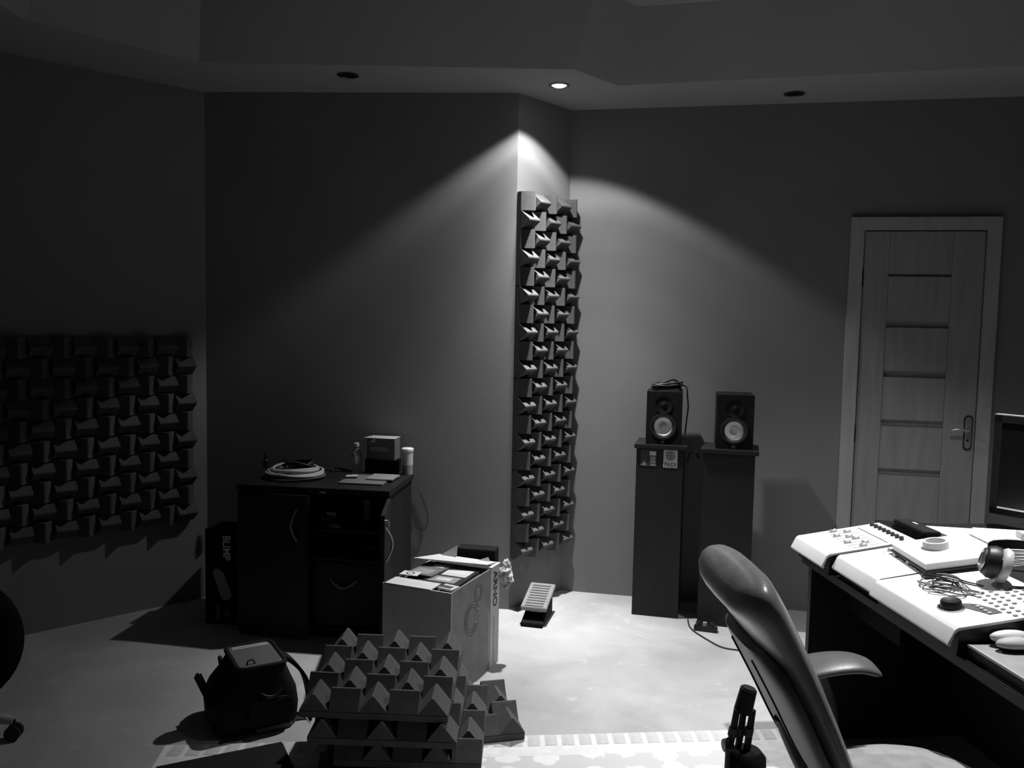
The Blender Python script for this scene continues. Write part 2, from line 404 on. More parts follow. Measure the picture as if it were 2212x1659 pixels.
def speaker(label, fl, yaw, z, w=.19, h=.287, d=.215):
    t = thing('studio_monitor', label, 'speaker', (fl.x, fl.y, z), yaw, 'pair of studio monitors')
    MB().box(0, w, .034, d, 0, h).build('enclosure', M_BLACKM, t, bevel=.004)
    Fm = lambda x, zz: facing((x, 0, zz), (1, 0, 0), (0, 0, 1))
    cz = .098; cx = w/2-.004
    K = 48; inner = [(cx+.060*math.cos(2*math.pi*k/K), cz+.060*math.sin(2*math.pi*k/K)) for k in range(K)]; outer = []
    for k in range(K):
        c_, s_ = math.cos(2*math.pi*k/K), math.sin(2*math.pi*k/K)
        tt = min([((w-cx) if c_ > 0 else -cx)/c_ if abs(c_) > 1e-6 else 9, ((h-cz) if s_ > 0 else -cz)/s_ if abs(s_) > 1e-6 else 9]); outer.append([cx+tt*c_, cz+tt*s_])
    for X_, Z_ in ((0, 0), (w, 0), (0, h), (w, h)):
        j = min(range(K), key=lambda i: (outer[i][0]-X_)**2+(outer[i][1]-Z_)**2); outer[j] = [X_, Z_]
    bv = [(x, 0, z) for x, z in inner]+[(x, 0, z) for x, z in outer]+[(x, .036, z) for x, z in inner]+[(x, .036, z) for x, z in outer]; bf = []
    for k in range(K):
        j = (k+1) % K; bf += [(k, j, K+j, K+k), (K+k, K+j, 3*K+j, 3*K+k), (k, 2*K+k, 2*K+j, j)]
    MB().add(bv, bf).build('baffle', M_BLACKM, t)
    MB().lathe([(.071, .0), (.070, .004), (.061, .005), (.055, .001), (.048, -.003)], 40, Fm(cx, cz), cap=False).build('surround', M_BLACK, t, smooth=50)
    c = MB().lathe([(.0495, -.002), (.044, -.010), (.035, -.018), (.021, -.023)], 40, Fm(cx, cz), cap=False)
    c.build('woofer_cone', M_WHITE, t, smooth=60, label='white concave woofer cone')
    MB().lathe([(.022, -.0225), (.020, -.018), (.013, -.014), (.0001, -.012)], 32, Fm(cx, cz), cap=False).build('dust_cap', M_PALE, t, smooth=60)
    MB().lathe([(.046, .0035), (.040, .001), (.022, .0005), (.014, .0008), (.010, .004), (.0001, .006)], 32, Fm(cx, .215), cap=False).build('tweeter', M_BLACKM, t, smooth=50)
    e = MB()
    for k in range(3):
        a = R(90+120*k); e.box(-.0012, .0012, 0, .008, .0003, .001, Fm(cx, .014) @ Matrix.Rotation(a-R(90), 4, 'Z'))
    e.lathe([(.0085, .0003), (.0085, .001), (.0068, .001), (.0068, .0003)], 20, Fm(cx, .014), cap=False)
    e.build('emblem', M_GREYP, t)
    return t
s1 = onz(1364, 1327, 0); s2 = onz(1505, 1348, 0)
Y1, Y2 = R(-13.5), R(-15)
stand('black speaker stand with two stickers near its top', s1, Y1, .25, .25, .945, True)
stand('plain black speaker stand between stickered stand and door', s2, Y2, .265, .25, .945, False)
def loc_in(fl, yaw, x, y): return Vector((fl.x+x*math.cos(yaw)-y*math.sin(yaw), fl.y+x*math.sin(yaw)+y*math.cos(yaw), 0))
q1 = loc_in(s1, Y1, .045, .02); q2 = loc_in(s2, Y2, .062, .03)
speaker('black monitor with white cone under the coiled cable', q1, R(-11), .945)
speaker('black monitor with white cone and bare top', q2, R(-11), .945)
# cable coil on the first monitor
def coil(n, r, dz, jit, z0, cxy=(0, 0), squash=.75, seg=40):
    pts = []
    for k in range(n*seg+1):
        a = 2*math.pi*k/seg; rr = r*(1+jit*math.sin(k*.13)+.5*jit*math.cos(k*.31))
        pts.append((cxy[0]+rr*math.cos(a), cxy[1]+squash*rr*math.sin(a), z0+dz*k/seg+.004*math.sin(k*.21)+.004))
    return pts
cc = loc_in(q1, R(-11), .105, .1)
t = thing('coiled_cable', 'black cable coiled on top of a studio monitor', 'cable', (cc.x, cc.y, .945+.287))
MB().tube(coil(4, .075, .009, .08, .003), .0055, 8).build('coil', M_CABLE, t, smooth=60)
MB().tube(smoothpts([(-.04, -.02, .04), (-.01, -.03, .052), (.03, -.02, .06), (.06, .01, .045), (.07, .03, .03)], 6), .005, 8).build('loose_loop', M_CABLE, t, smooth=60)
ex = .098
MB().tube(smoothpts([(.07, 0, .032), (ex+.005, -.01, .02), (ex+.012, -.012, -.03), (ex+.018, -.012, -.09), (ex+.012, -.012, -.16), (ex+.006, -.01, -.24)], 8), .004, 8).build('hanging_end', M_CABLE, t, smooth=60)

# ------------------------------------------------------------------ dark cabinet
CY = R(-7.2)
cf = Vector((-1.345, 4.20, 0))
cab = thing('cabinet', 'dark wood cabinet with one door swung open', 'cabinet', cf, CY)
CWD, CDP, CHT = .76, .47, .762
MB().box(0, .018, 0, CDP, 0, CHT-.03).build('side_panel', M_CAB, cab, bevel=.001)
MB().box(CWD-.018, CWD, 0, CDP, 0, CHT-.03).build('side_panel', M_CAB, cab, bevel=.001)
MB().box(.018, CWD-.018, CDP-.012, CDP, 0, CHT-.03).build('back_panel', M_CAB, cab)
MB().box(.018, CWD-.018, .01, CDP-.012, .04, .058).build('bottom_panel', M_CAB, cab)
MB().box(.018, CWD-.018, .02, CDP-.012, .535, .55).build('shelf', M_CAB, cab)
MB().box(.018, CWD-.018, .02, CDP-.012, .39, .405).build('shelf', M_CAB, cab)
MB().box(.375, .39, .03, CDP-.012, .058, .39).build('divider', M_CAB, cab)
tp = MB().box(-.01, CWD+.01, -.015, CDP, CHT-.03, CHT).build('top', M_CAB, cab, bevel=.002)
MB().box(.42, .452, -.0165, -.0145, CHT-.024, CHT-.016).build('label_strip', M_PALE, tp)
def arc_handle(a, b, bulge, r=.0055):
    a, b, bulge = Vector(a), Vector(b), Vector(bulge); pts = []
    for k in range(13):
        t = k/12; pts.append(a.lerp(b, t)+bulge*(math.sin(math.pi*t)))
    return MB().tube(pts, r, 8)
dl = MB().box(0, .372, -.018, 0, .02, CHT-.036).build('door', M_CAB, cab, bevel=.0015); dl.location = (.002, -.002, 0); dl.rotation_euler = (0, 0, R(-4))
arc_handle((.315, -.018, .50), (.315, -.018, .66), (-.018, -.028, 0)).build('handle', M_GREYP, dl, smooth=60)
dr = MB().box(-.372, 0, -.018, 0, .02, CHT-.036).build('door', M_CAB, cab, bevel=.0015); dr.location = (CWD-.003, -.003, 0)
dr.rotation_euler = (0, 0, R(101))
arc_handle((-.315, -.018, .50), (-.315, -.018, .66), (0.02, -.03, 0)).build('handle', M_METAL, dr, smooth=60)
kk = MB(); kk.cyl((-.33, -.018, .69), (-.33, -.032, .69), .008); kk.box(-.338, -.322, -.034, -.030, .655, .69); kk.lathe([(.012, -.002), (.012, .002), (.008, .002), (.008, -.002)], 16, facing((-.31, -.033, .672), (1, 0, 0), (0, 0, 1)), cap=False)
kk.build('key', M_METAL, dr)
dw = MB().box(.392, CWD-.02, .015, .033, .07, .385).build('drawer', M_CAB, cab, bevel=.0015)
arc_handle((.47, .015, .30), (.60, .015, .30), (0, -.02, -.035)).build('handle', M_GREYP, dw, smooth=60)
def cabp(x, y, z): p = loc_in(cf, CY, x, y); return (p.x, p.y, z)
def cabbox(name, label, cat, x, y, z, w, d, h, m, rz=0, **k):
    return one(name, MB().box(-w/2, w/2, -d/2, d/2, 0, h), m, label, cat, None, cabp(x, y, z), CY+rz, bevel=min(.002, h/4), **k)
cabbox('small_box', 'small pale box on the cabinet shelf atop a dark case', 'box', .445, .10, .602, .05, .04, .022, M_GREYP)
cabbox('small_case', 'flat dark case on the cabinet shelf under a small pale box', 'case', .425, .10, .55, .09, .06, .052, M_BLACK, .15)
cabbox('cable_adapter', 'short grey adapter lying on the cabinet shelf', 'adapter', .475, .05, .55, .07, .025, .02, M_GREYP, -.2)
cabbox('remote_control', 'slim grey remote standing upright on the cabinet shelf', 'remote', .605, .17, .55, .034, .018, .125, M_SHELL)
b = MB().lathe([(.035, 0), (.055, .012), (.068, .05), (.072, .052), (.064, .05), (.05, .014), (.0001, .008)], 28)
one('bowl', b, M_LINING, 'grey bowl on the lower cabinet shelf', 'bowl', loc=cabp(.64, .16, .405), smooth=50)
# on top of the cabinet
ZT = CHT
def pxcab(px, py, z=ZT): return onz(px, py, z)
c = pxcab(636, 1032)
def ring(R0, r, z, n=3, seg=56, sq=1.0):
    m = MB()
    for k in range(n):
        a0 = random.random(); pts = []
        for i in range(seg):
            a = 2*math.pi*i/seg; rr = R0-.006*k+.003*math.sin(3*a+a0*6)
            pts.append((rr*math.cos(a), sq*rr*math.sin(a), z+r+.7*r*k+.003*math.sin(2*a+a0*9)))
        m.tube(pts, r, 8, True)
    return m
t = thing('cable_coil', 'pale cable in wide flat coils on the cabinet top', 'cable', (c.x, c.y+.02, ZT+.003))
ring(.148, .0065, 0, 2).build('outer_turns', M_LINING, t, smooth=60)
ring(.143, .0075, .016, 2).build('middle_turns', M_PALE, t, smooth=60)
ring(.118, .0075, .036, 2).build('upper_turns', M_PALE, t, smooth=60)
ring(.09, .007, .012, 3).build('inner_turns', M_LINING, t, smooth=60)
t = thing('dark_cable_bundle', 'tangled dark cables heaped inside the pale cable coil', 'cable', (c.x+.01, c.y+.03, ZT+.03))
m = MB()
for k in range(5):
    a0 = random.random()*6; rr = .05+.03*random.random(); pts = []
    for i in range(30):
        a = 2*math.pi*i/30; pts.append((rr*math.cos(a+a0)*1.15, .7*rr*math.sin(a+a0), .022+.012*math.sin(2*a+a0)+.006*k))
    m.tube(pts, .005, 8, True)
m.build('loops', M_CABLE, t, smooth=60)
b = MB().lathe([(.014, 0), (.014, .04), (.007, .048), (.007, .058), (.009, .058), (.009, .07), (.004, .078)], 18)
p = pxcab(574, 1010); one('dropper_bottle', b, M_BLACK, 'tiny dark bottle behind the pale cable coil', 'bottle', loc=(p.x, p.y, ZT), smooth=40)
p = pxcab(770, 1019); t = thing('water_bottle', 'clear plastic bottle with pale label beside the boxes', 'bottle', (p.x, p.y, ZT))
MB().lathe([(.026, 0), (.029, .006), (.029, .09), (.027, .1), (.018, .118), (.012, .13), (.012, .145)], 24).build('body', M_GLASS, t, smooth=40)
MB().lathe([(.0295, .048), (.0297, .05), (.0297, .088), (.0295, .09)], 24, cap=False).build('label_wrap', M_PALE, t, smooth=40)
MB().lathe([(.0145, .14), (.0145, .156), (.012, .158)], 18).build('cap', M_PALE, t, smooth=40)
p = pxcab(826, 1022)
one('black_box', MB().box(-.088, .088, -.05, .05, 0, .075), M_BLACKM, 'low black box under the small printed carton', 'box', loc=(p.x, p.y+.03, ZT), rz=CY, bevel=.003)
t = thing('printed_carton', 'small grey carton with open flap stacked on the black box', 'box', (p.x, p.y+.03, ZT+.075), CY+R(-3))
MB().box(-.078, .078, -.045, .05, 0, .115).build('carton', M_LINING, t, bevel=.001)
MB().prism([(-.095, -.05), (.05, -.052), (.078, -.045), (.08, .052), (-.075, .052)], .115, .117).build('top_flap', M_PALE, t)
MB().box(-.06, .038, -.047, -.0452, .045, .07).build('printed_band', M_GREYP, t)
text('lettering', 'ENERGY', .020, M_INK, t, facing((-.011, -.0475, .0575), (1, 0, 0), (0, 0, 1)), ext=.0003) if False else None
MB().prism([(-.055, -.03), (-.02, -.03), (-.012, .0)], -.001, .001, facing((-.012, -.047, .122), (1, 0, 0), (0, .1, 1))).build('torn_flap', M_PALE, t)
p = pxcab(880, 1024)
t = thing('lidded_canister', 'tall canister with white lid at the edge of the cabinet', 'canister', (p.x, p.y, ZT))
MB().lathe([(.029, 0), (.029, .052)], 24).build('lower_band', M_GREYP, t, smooth=40)
MB().lathe([(.0292, .052), (.0292, .125)], 24).build('body', M_PALE, t, smooth=40)
MB().lathe([(.032, .125), (.0325, .128), (.0325, .138), (.028, .142)], 24).build('lid', M_WHITE, t, smooth=40)
p = pxcab(800, 1036)
one('folder', MB().box(-.13, .10, -.15, .09, 0, .008), M_LINING, 'grey folder lying flat before the boxes', 'folder', loc=(p.x+.005, p.y-.0, ZT), rz=CY, bevel=.002)
t = thing('disc_case', 'flat disc case with white spine on the grey folder', 'case', (p.x+.065, p.y+.005, ZT+.008), CY+R(-2))
MB().box(-.07, .07, -.07, .07, 0, .009).build('case_body', M_GREYP, t, bevel=.001)
MB().box(-.07, .07, -.0712, -.0698, .004, .009).build('spine', M_PAPER, t)
p = pxcab(735, 1018)
m = MB()
for k in range(4):
    m.tube(smoothpts([(-.09+.02*k, .02-.02*k, .005), (-.03, .03-.015*k, .012+.004*k), (.04, .01*k-.02, .006), (.07-.01*k, .05-.03*k, .004)], 6), .0035, 6)
one('thin_cable_pile', m, M_CABLE, 'thin loose cables between pale coil and folder', 'cable', loc=(p.x, p.y, ZT+.0), smooth=60)
cabbox('card_pack', 'small grey card packet on the loose thin cables', 'packet', .50, .24, ZT+.014, .06, .04, .006, M_PALE, .3)
# cable down the wall behind the cabinet
n_b = Vector((PB[1]-PA[1], -(PB[0]-PA[0]), 0)).normalized()
pts = [onwall(x, y, PA, PB)+n_b*.008 for x, y in ((893, 1046), (906, 1060), (917, 1085), (925, 1115), (921, 1138), (908, 1147), (893, 1143), (884, 1150))]
one('hanging_wire', MB().tube(smoothpts(pts, 6), .0022, 6), M_CABLE, 'thin dark wire looping down the wall beside the cabinet', 'cable', smooth=60)

# ------------------------------------------------------------------ tall black product box left of the cabinet
bl = onz(443, 1346, 0)
t = thing('product_box', 'tall black box with pale upright lettering beside the dark cabinet', 'box', (bl.x+.002, bl.y, 0), R(-9))
BW, BD, BH = .185, .17, .50
MB().box(0, BW, 0, BD, 0, BH).build('carton', M_BLACKM, t, bevel=.003)
F = lambda x, z: facing((x, -.0006, z), (1, 0, 0), (0, 0, 1))
RT = Matrix.Rotation(R(-90), 4, 'Z')
text('lettering', 'BLIMP', .058, M_WHITE, t, F(.118, .405) @ RT, bold=True, sx=.86)
text('lettering', 'RØDE', .026, M_GREYP, t, F(.068, .062) @ RT, bold=True)
cap = []
for k in range(28):
    a = 2*math.pi*k/28; cap.append((.031*math.cos(a)*(.82 if math.sin(a) > 0 else 1.0), (.055 if math.sin(a) >= 0 else -.055)+.031*math.sin(a)))
MB().prism(cap, 0, .0006, F(.093, .212) @ Matrix.Rotation(R(22), 4, 'Z')).build('windshield_picture', M_GREYP, t, label='printed grey rounded windshield')
MB().lathe([(.0001, .0005), (.018, .0005)], 24, F(.120, .058), cap=False).build('round_mark', M_LINING, t)

# ------------------------------------------------------------------ printed carton
BXH = .47
p0 = onz(975, 1284, BXH); p1 = onz(827, 1258, BXH); p2 = onz(1074, 1214, BXH)
byaw = R(-23.0)
fx = Vector((math.cos(byaw), math.sin(byaw), 0)); fy = Vector((-math.sin(byaw), math.cos(byaw), 0))
bw = .33; bd = .49
org = Vector((p0.x, p0.y, 0)) - fx*bw + Vector((0.0, .01, 0))
t = thing('printed_cardboard_box', 'open cardboard box with magazines on top and ring prints on one side', 'box', org, byaw)
th = .006
MB().box(0, bw, 0, th, 0, BXH).build('front_panel', M_CARD, t)
MB().box(0, th, th, bd, 0, BXH-.01).build('left_panel', M_CARD, t)
sp = MB().box(bw-th, bw, th, bd-.098, 0, BXH).build('printed_panel', M_PRINT, t, label='dark printed side with ring pattern')
MB().box(bw-th, bw+.001, bd-.098, bd, 0, BXH).build('white_strip_panel', M_CARDL, t, label='white printed strip')
MB().box(th, bw-th, bd-th, bd, 0, BXH-.01).build('back_panel', M_CARD, t)
MB().box(th, bw-th, th, bd-th, .002, .012).build('bottom_panel', M_CARD, t)
FS = lambda y, z: facing((bw+.0006, y, z), (0, 1, 0), (0, 0, 1))
text('lettering', 'ARNO', .062, M_INK, t, FS(bd-.05, BXH-.105) @ Matrix.Translation((0, 0, .001)) @ RT, bold=True, sx=.95)
text('small_lettering', 'MONITOR  SERIES', .020, M_GREYP, t, FS(bd-.05, BXH-.33) @ Matrix.Translation((0, 0, .001)) @ RT) if False else None
sm = MB()
for k in range(16): sm.box(-.004-.003*(k % 3 == 0), .004+.002*(k % 4 == 1), -.004, .004, 0, .0006, FS(bd-.055, BXH-.24-.0135*k) @ Matrix.Translation((0, 0, .001)))
sm.build('fine_print', M_GREYP, t)
sm = MB()
for k in range(22): sm.box(-.006, .006+.002*(k % 3), -.003, .003, 0, .0006, FS(bd-.115, BXH-.20-.011*k))
sm.build('fine_print', M_PALE, sp)
rg = MB()
for cy_, cz_, rad in ((.2, .30, .075), (.2, .30, .062), (.2, .30, .05), (.26, .40, .04), (.26, .40, .028)):
    rg.lathe([(rad, .0002), (rad, .0007), (rad-.0022, .0007), (rad-.0022, .0002)], 40, FS(cy_, cz_), cap=False)
rg.build('ring_print', M_LINING, sp)
el = MB().lathe([(.022, .0005), (.022, .0011), (.0185, .0011), (.0185, .0005)], 28, FS(.25, .30) @ Matrix.Rotation(R(-15), 4, 'Z') @ Matrix.Diagonal((1, 1.5, 1, 1)), cap=False)
el.box(-.003, .003, -.016, .016, .0005, .0011, FS(.25, .30) @ Matrix.Rotation(R(-15), 4, 'Z')); el.build('oval_emblem', M_PALE, sp)
tape = MB().box(bw-.012, bw-.004, -.0012, .0, 0, BXH).build('tape', M_PALE, t)
MB().box(th, bw-.10, 0, .10, BXH-.004, BXH).build('front_flap', M_CARDL, t, label='pale folded front flap')
bf = MB().prism([(-.01, -.20), (bw-.01, -.11), (bw-.01, 0), (0.02, 0)], 0, .004)
o = bf.build('back_flap', M_CARDL, t, label='pale back flap folded over the magazines'); o.location = (0, bd-.01, BXH+.004); o.rotation_euler = (R(-8), 0, 0)
MB().prism([(.03, 0), (.12, 0), (.12, .06)], 0, .003, facing((.0, bd-.03, BXH+.006), (1, 0, 0), (0, .2, 1))).build('torn_flap', M_CARDL, t)
MB().prism([(0, 0), (.09, 0), (.07, .03)], 0, .003, facing((bw-.12, bd-.03, BXH), (1, 0, 0), (0, .4, 1))).build('torn_flap', M_CARD, t)
MB().box(bw-.012, bw+.006, bd-.10, bd, BXH, BXH+.006).build('strip_fold', M_CARDL, t)
MB().box(th+.004, bw-th-.004, th+.004, bd-th-.004, BXH-.07, BXH-.034).build('inner_flap', M_CARD, t)
def inbox(x, y, z): q = org+fx*x+fy*y; return (q.x, q.y, z)
def sheet(name, label, cat, x, y, z, w, d, h, m, rz, prints=()):
    t = thing(name, label, cat, inbox(x, y, z), byaw+rz)
    MB().box(-w/2, w/2, -d/2, d/2, 0, h).build('cover', m, t, bevel=.0008)
    for k, (a, b_, c_, d_, mm) in enumerate(prints): MB().box(a, b_, c_, d_, h-.0002, h+.0005+.0004*k).build('printed_block', mm, t)
    return t
ZB = BXH-.034
sheet('magazine', 'dark magazine lying deepest in the box opening', 'magazine', .165, .25, ZB, .29, .38, .016, M_INK, 0.0)
sheet('magazine', 'dark magazine with a large pale printed square', 'magazine', .205, .24, ZB+.016, .18, .25, .010, M_BLACK, .03, ((-.05, .07, .0, .10, M_PALE), (-.03, .05, .03, .08, M_CARDL), (-.07, .06, -.10, -.02, M_GREYP), (-.04, .03, -.08, -.04, M_PALE)))
sheet('magazine', 'grey magazine with a round pale mark', 'magazine', .085, .27, ZB+.0262, .13, .2, .009, M_LINING, -.05, ((-.05, .04, -.08, -.01, M_GREYP), (-.01, .045, .03, .07, M_PALE)))
t2 = sheet('instruction_card', 'small white card printed with a circle on the magazines', 'card', .045, .16, ZB+.0355, .085, .06, .003, M_CARDL, .1)
MB().lathe([(.02, .003), (.02, .0036), (.014, .0036), (.014, .003)], 24, cap=False).build('printed_circle', M_INK, t2)
sheet('leaflet', 'glossy pale leaflet crumpled near the box front edge', 'leaflet', .279, .075, ZB+.026, .075, .06, .008, M_PALE, -.15, ((-.04, .02, -.02, .01, M_INK),))
# black case and crumpled plastic behind the box
q = inbox(bw-.155, bd+.075, 0)
one('black_case', MB().box(-.09, .10, -.045, .045, 0, .51), M_BLACKM, 'black upright case standing behind the open cardboard box', 'case', loc=q, rz=byaw+R(12), bevel=.004)
rn = random.Random(5); bmx = MB(); rings = []
for i in range(10):
    t_ = i/9; zz = BXH-.115+t_*.125; rg_ = []
    for k in range(14):
        a = 2*math.pi*k/14; rr = (.008+.024*math.sin(math.pi*min(1, .15+t_*.8)))*(1+.4*rn.uniform(-1, 1)); rg_.append((rr*math.cos(a)+.006*math.sin(i), rr*math.sin(a)*1.3, zz+.006*rn.uniform(-1, 1)))
    rings.append(rg_)
bmx.rows(rings)
one('crumpled_plastic', bmx, M_CARDL, 'crumpled white plastic hanging at the box corner', 'plastic bag', loc=(inbox(bw+.018, bd+.0, 0)[0]+.012, inbox(bw+.018, bd+.03, 0)[1], 0))

# ------------------------------------------------------------------ foot pedal
pd = onz(1124, 1353, 0)
t = thing('foot_pedal', 'black foot pedal with pale ribbed treadle on the floor', 'pedal', (pd.x, pd.y, 0), R(-14))
prof = [(0, 0), (.26, 0), (.26, .085), (.14, .06), (.04, .03), (0, .022)]
YZ = Matrix(((0, 0, 1, 0), (1, 0, 0, 0), (0, 1, 0, 0), (0, 0, 0, 1)))
MB().prism(prof, 0, .118, YZ).build('base', M_BLACKM, t, bevel=.003)
tr = MB().prism([(.03, .076), (.28, .135), (.275, .155), (.03, .098)], -.008, .130, YZ).build('treadle', M_GREYP, t, bevel=.003)
sl = math.atan2(.057, .245)
for k in range(9):
    a = .045+k*.025
    MB().box(.012, .110, -.004, .004, 0, .0025, Matrix.Translation((0, a, .0985+(a-.03)*.2327)) @ Matrix.Rotation(sl, 4, 'X')).build('rib', M_LINING, tr)
MB().box(.03, .09, .10, .13, .045, .10).build('pivot', M_DMETAL, t)

# ------------------------------------------------------------------ stack of loose foam tiles
sx, sy = -.683, 2.745
def flatM(x, y, z, yaw, pitch=0): return Matrix.Translation((x, y, z)) @ Matrix.Rotation(yaw, 4, 'Z') @ Matrix.Rotation(pitch, 4, 'X')
G = 'loose foam tiles stacked on the floor'
foam_tile('grey wedge foam tile on top of the floor stack', flatM(sx-.008, sy+.025, .262, R(-2.5), R(5)), par=1, base=.027, group=G)
foam_tile('grey wedge foam tile second from the top of the floor stack', flatM(sx+.022, sy+.012, .176, R(-2), R(3.4)), par=1, base=.027, group=G)
foam_tile('grey wedge foam tile third from the top of the floor stack', flatM(sx+.105, sy+.03, .0905, R(-1), R(1.8)), par=0, base=.027, group=G)
foam_tile('grey wedge foam tile at the bottom of the floor stack', flatM(sx+.05, sy-.03, .0048, R(3)), par=1, base=.027, group=G)
k0 = onz(1129, 1585, .03)
foam_tile('cut strip of wedge foam lying between floor stack and cardboard box', flatM(k0.x-.185, k0.y-.045, .0048, R(14)), nx=2, ny=4, par=0, name='acoustic_foam_offcut', group=G)
c0 = onz(610, 1603, .02)
one('flat_black_case', MB().box(-.44, 0, -.32, 0, 0, .02), M_FABRIC, 'flat black case lying on the rug beside the foam stack', 'case', loc=(c0.x, c0.y, 0.005), rz=R(26.5), bevel=.005)

# ------------------------------------------------------------------ camera bag
bgc = Vector((-1.0, 3.31, 0)); byw = R(30)
t = thing('camera_bag', 'black open camera bag on the cement floor', 'bag', bgc, byw)
def rrect(hx, hy, r, n=6):
    out = []
    for (cx_, cy_, a0) in ((hx-r, hy-r, 0), (-hx+r, hy-r, 90), (-hx+r, -hy+r, 180), (hx-r, -hy+r, 270)):
        for k in range(n): a = R(a0+90*k/(n-1)); out.append((cx_+r*math.cos(a), cy_+r*math.sin(a)))
    return out
rings = []
for z, hx_, hy_, ox in ((.0, .14, .135, -.02), (.02, .155, .148, -.02), (.09, .160, .155, -.02), (.15, .145, .148, -.012), (.20, .115, .138, -.003), (.235, .098, .132, 0), (.25, .094, .130, 0)):
    rings.append([(x+ox, y, z) for x, y in rrect(hx_, hy_, .045)])
MB().rows(rings).build('body', M_FABRIC, t, smooth=45)
MB().tube([(x, y, .253) for x, y in rrect(.092, .128, .03)], .009, 8, True).build('rim', M_FABRIC, t, smooth=60)
MB().prism(rrect(.082, .118, .02), .25, .256).build('lining_panel', M_LINING, t, label='grey lining panel in the opening')
for k, y in enumerate((.082, .098)): MB().box(-.072, .072, y-.005, y+.005, .256, .258).build('pale_strip', M_PALE, t)
MB().tube(smoothpts([(-.05, -.095, .256), (-.05, -.09, .268), (-.03, -.088, .272), (-.022, -.092, .256)], 5), .003, 6).build('pull_tab', M_CABLE, t, smooth=60)
MB().tube(smoothpts([(-.02, -.145, .17), (0, -.16, .15), (.04, -.163, .145), (.07, -.152, .17)], 5), .005, 6).build('front_handle', M_CABLE, t, smooth=60)
MB().prism(rrect(.085, .05, .03), 0, .022, facing((0.02, -.146, .085), (1, 0, 0), (0, 0, 1))).build('front_pocket', M_FABRIC, t, bevel=.006)
fl = MB().prism([(-.05, 0), (.05, 0), (.045, .10), (.02, .14), (-.02, .13), (-.045, .09)], 0, .03, facing((-.155, .0, .10), (0, -1, 0), (-.42, 0, 1)))
fl.build('side_pocket', M_FABRIC, t, bevel=.008)
MB().prism([(-.03, 0), (.03, 0), (.028, .05), (-.02, .055)], 0, .015, facing((-.105, .07, .19), (0, -1, 0), (-.15, 0, 1))).build('side_tab', M_FABRIC, t, bevel=.004)
rings = []
for q in smoothpts([(.09, .05, .235), (.14, .0, .21), (.185, -.04, .15), (.20, -.07, .06), (.18, -.12, .012)], 6):
    rings.append([(q.x-.004, q.y-.04, q.z-.006), (q.x+.004, q.y-.04, q.z+.006), (q.x+.004, q.y+.04, q.z+.006), (q.x-.004, q.y+.04, q.z-.006)])
MB().rows(rings).build('shoulder_strap', M_FABRIC, t, smooth=50)
MB().prism([(-.03, -.158), (.10, -.153), (.135, -.11), (.125, -.09), (.09, -.138), (-.03, -.143)], .004, .022).build('base_guard', M_LINING, t)
MB().tube(smoothpts([(-.06, -.14, .02), (-.10, -.17, .0115), (-.14, -.16, .011), (-.17, -.175, .011)], 5), .006, 6).build('loose_webbing', M_FABRIC, t, smooth=60)

# ------------------------------------------------------------------ rug
r0 = onz(358, 1612, 0); rdir = (onz(1550, 1580, 0)-r0); ryaw = math.atan2(rdir.y, rdir.x)
t = thing('rug', 'pale bordered rug on the cement floor', 'rug', (r0.x, r0.y, 0), ryaw)
def pattern_mat(name, kind):
    m = bpy.data.materials.new(name); m.use_nodes = True; nt = m.node_tree; n = nt.nodes; b = n['Principled BSDF']; b.inputs['Roughness'].default_value = .9
    tc = n.new('ShaderNodeTexCoord'); cr = n.new('ShaderNodeValToRGB')
    if kind == 'flower':
        v = n.new('ShaderNodeTexVoronoi'); v.inputs['Scale'].default_value = 7.5; v.inputs['Randomness'].default_value = .35
        w = n.new('ShaderNodeTexNoise'); w.inputs['Scale'].default_value = 26; w.inputs['Detail'].default_value = 2
        mx = n.new('ShaderNodeMix'); mx.data_type = 'RGBA'; mx.inputs[0].default_value = .06
        nt.links.new(tc.outputs['Object'], w.inputs['Vector']); nt.links.new(tc.outputs['Object'], mx.inputs[6]); nt.links.new(w.outputs[1], mx.inputs[7]); nt.links.new(mx.outputs[2], v.inputs['Vector'])
        nt.links.new(v.outputs['Distance'], cr.inputs[0])
        e = cr.color_ramp.elements; e[0].position = .33; e[0].color = (.72,)*3+(1,); e[1].position = .38; e[1].color = (.54,)*3+(1,)
    else:
        w = n.new('ShaderNodeTexNoise'); w.inputs['Scale'].default_value = 30
        nt.links.new(tc.outputs['Object'], w.inputs['Vector']); nt.links.new(w.outputs[0], cr.inputs[0])
        lo, hi = kind; e = cr.color_ramp.elements; e[0].position = .3; e[0].color = (lo,)*3+(1,); e[1].position = .7; e[1].color = (hi,)*3+(1,)
    nt.links.new(cr.outputs[0], b.inputs['Base Color'])
    return m
RW, RD = 2.38, 1.9
m_rw = pattern_mat('rug_white', (.62, .72)); m_rt = pattern_mat('rug_tick', (.46, .54)); m_rf = pattern_mat('rug_field', 'flower')
MB().box(0, RW, -RD, 0, 0, .004).build('pile', m_rw, t)
MB().box(.16, RW-.16, -RD+.16, -.155, .003, .0048).build('field', m_rf, t, label='field with scattered pale flowers')
tk = MB().prism([(-.027, -.082), (.020, -.082), (.027, -.004), (-.020, -.004)], 0, .0048).mesh('border_block', m_rt)
for k in range(int(RW/.066)):
    o = bpy.data.objects.new('border_block', tk); COL.objects.link(o); o.parent = t; o.location = (.05+.066*k, 0, .0003)

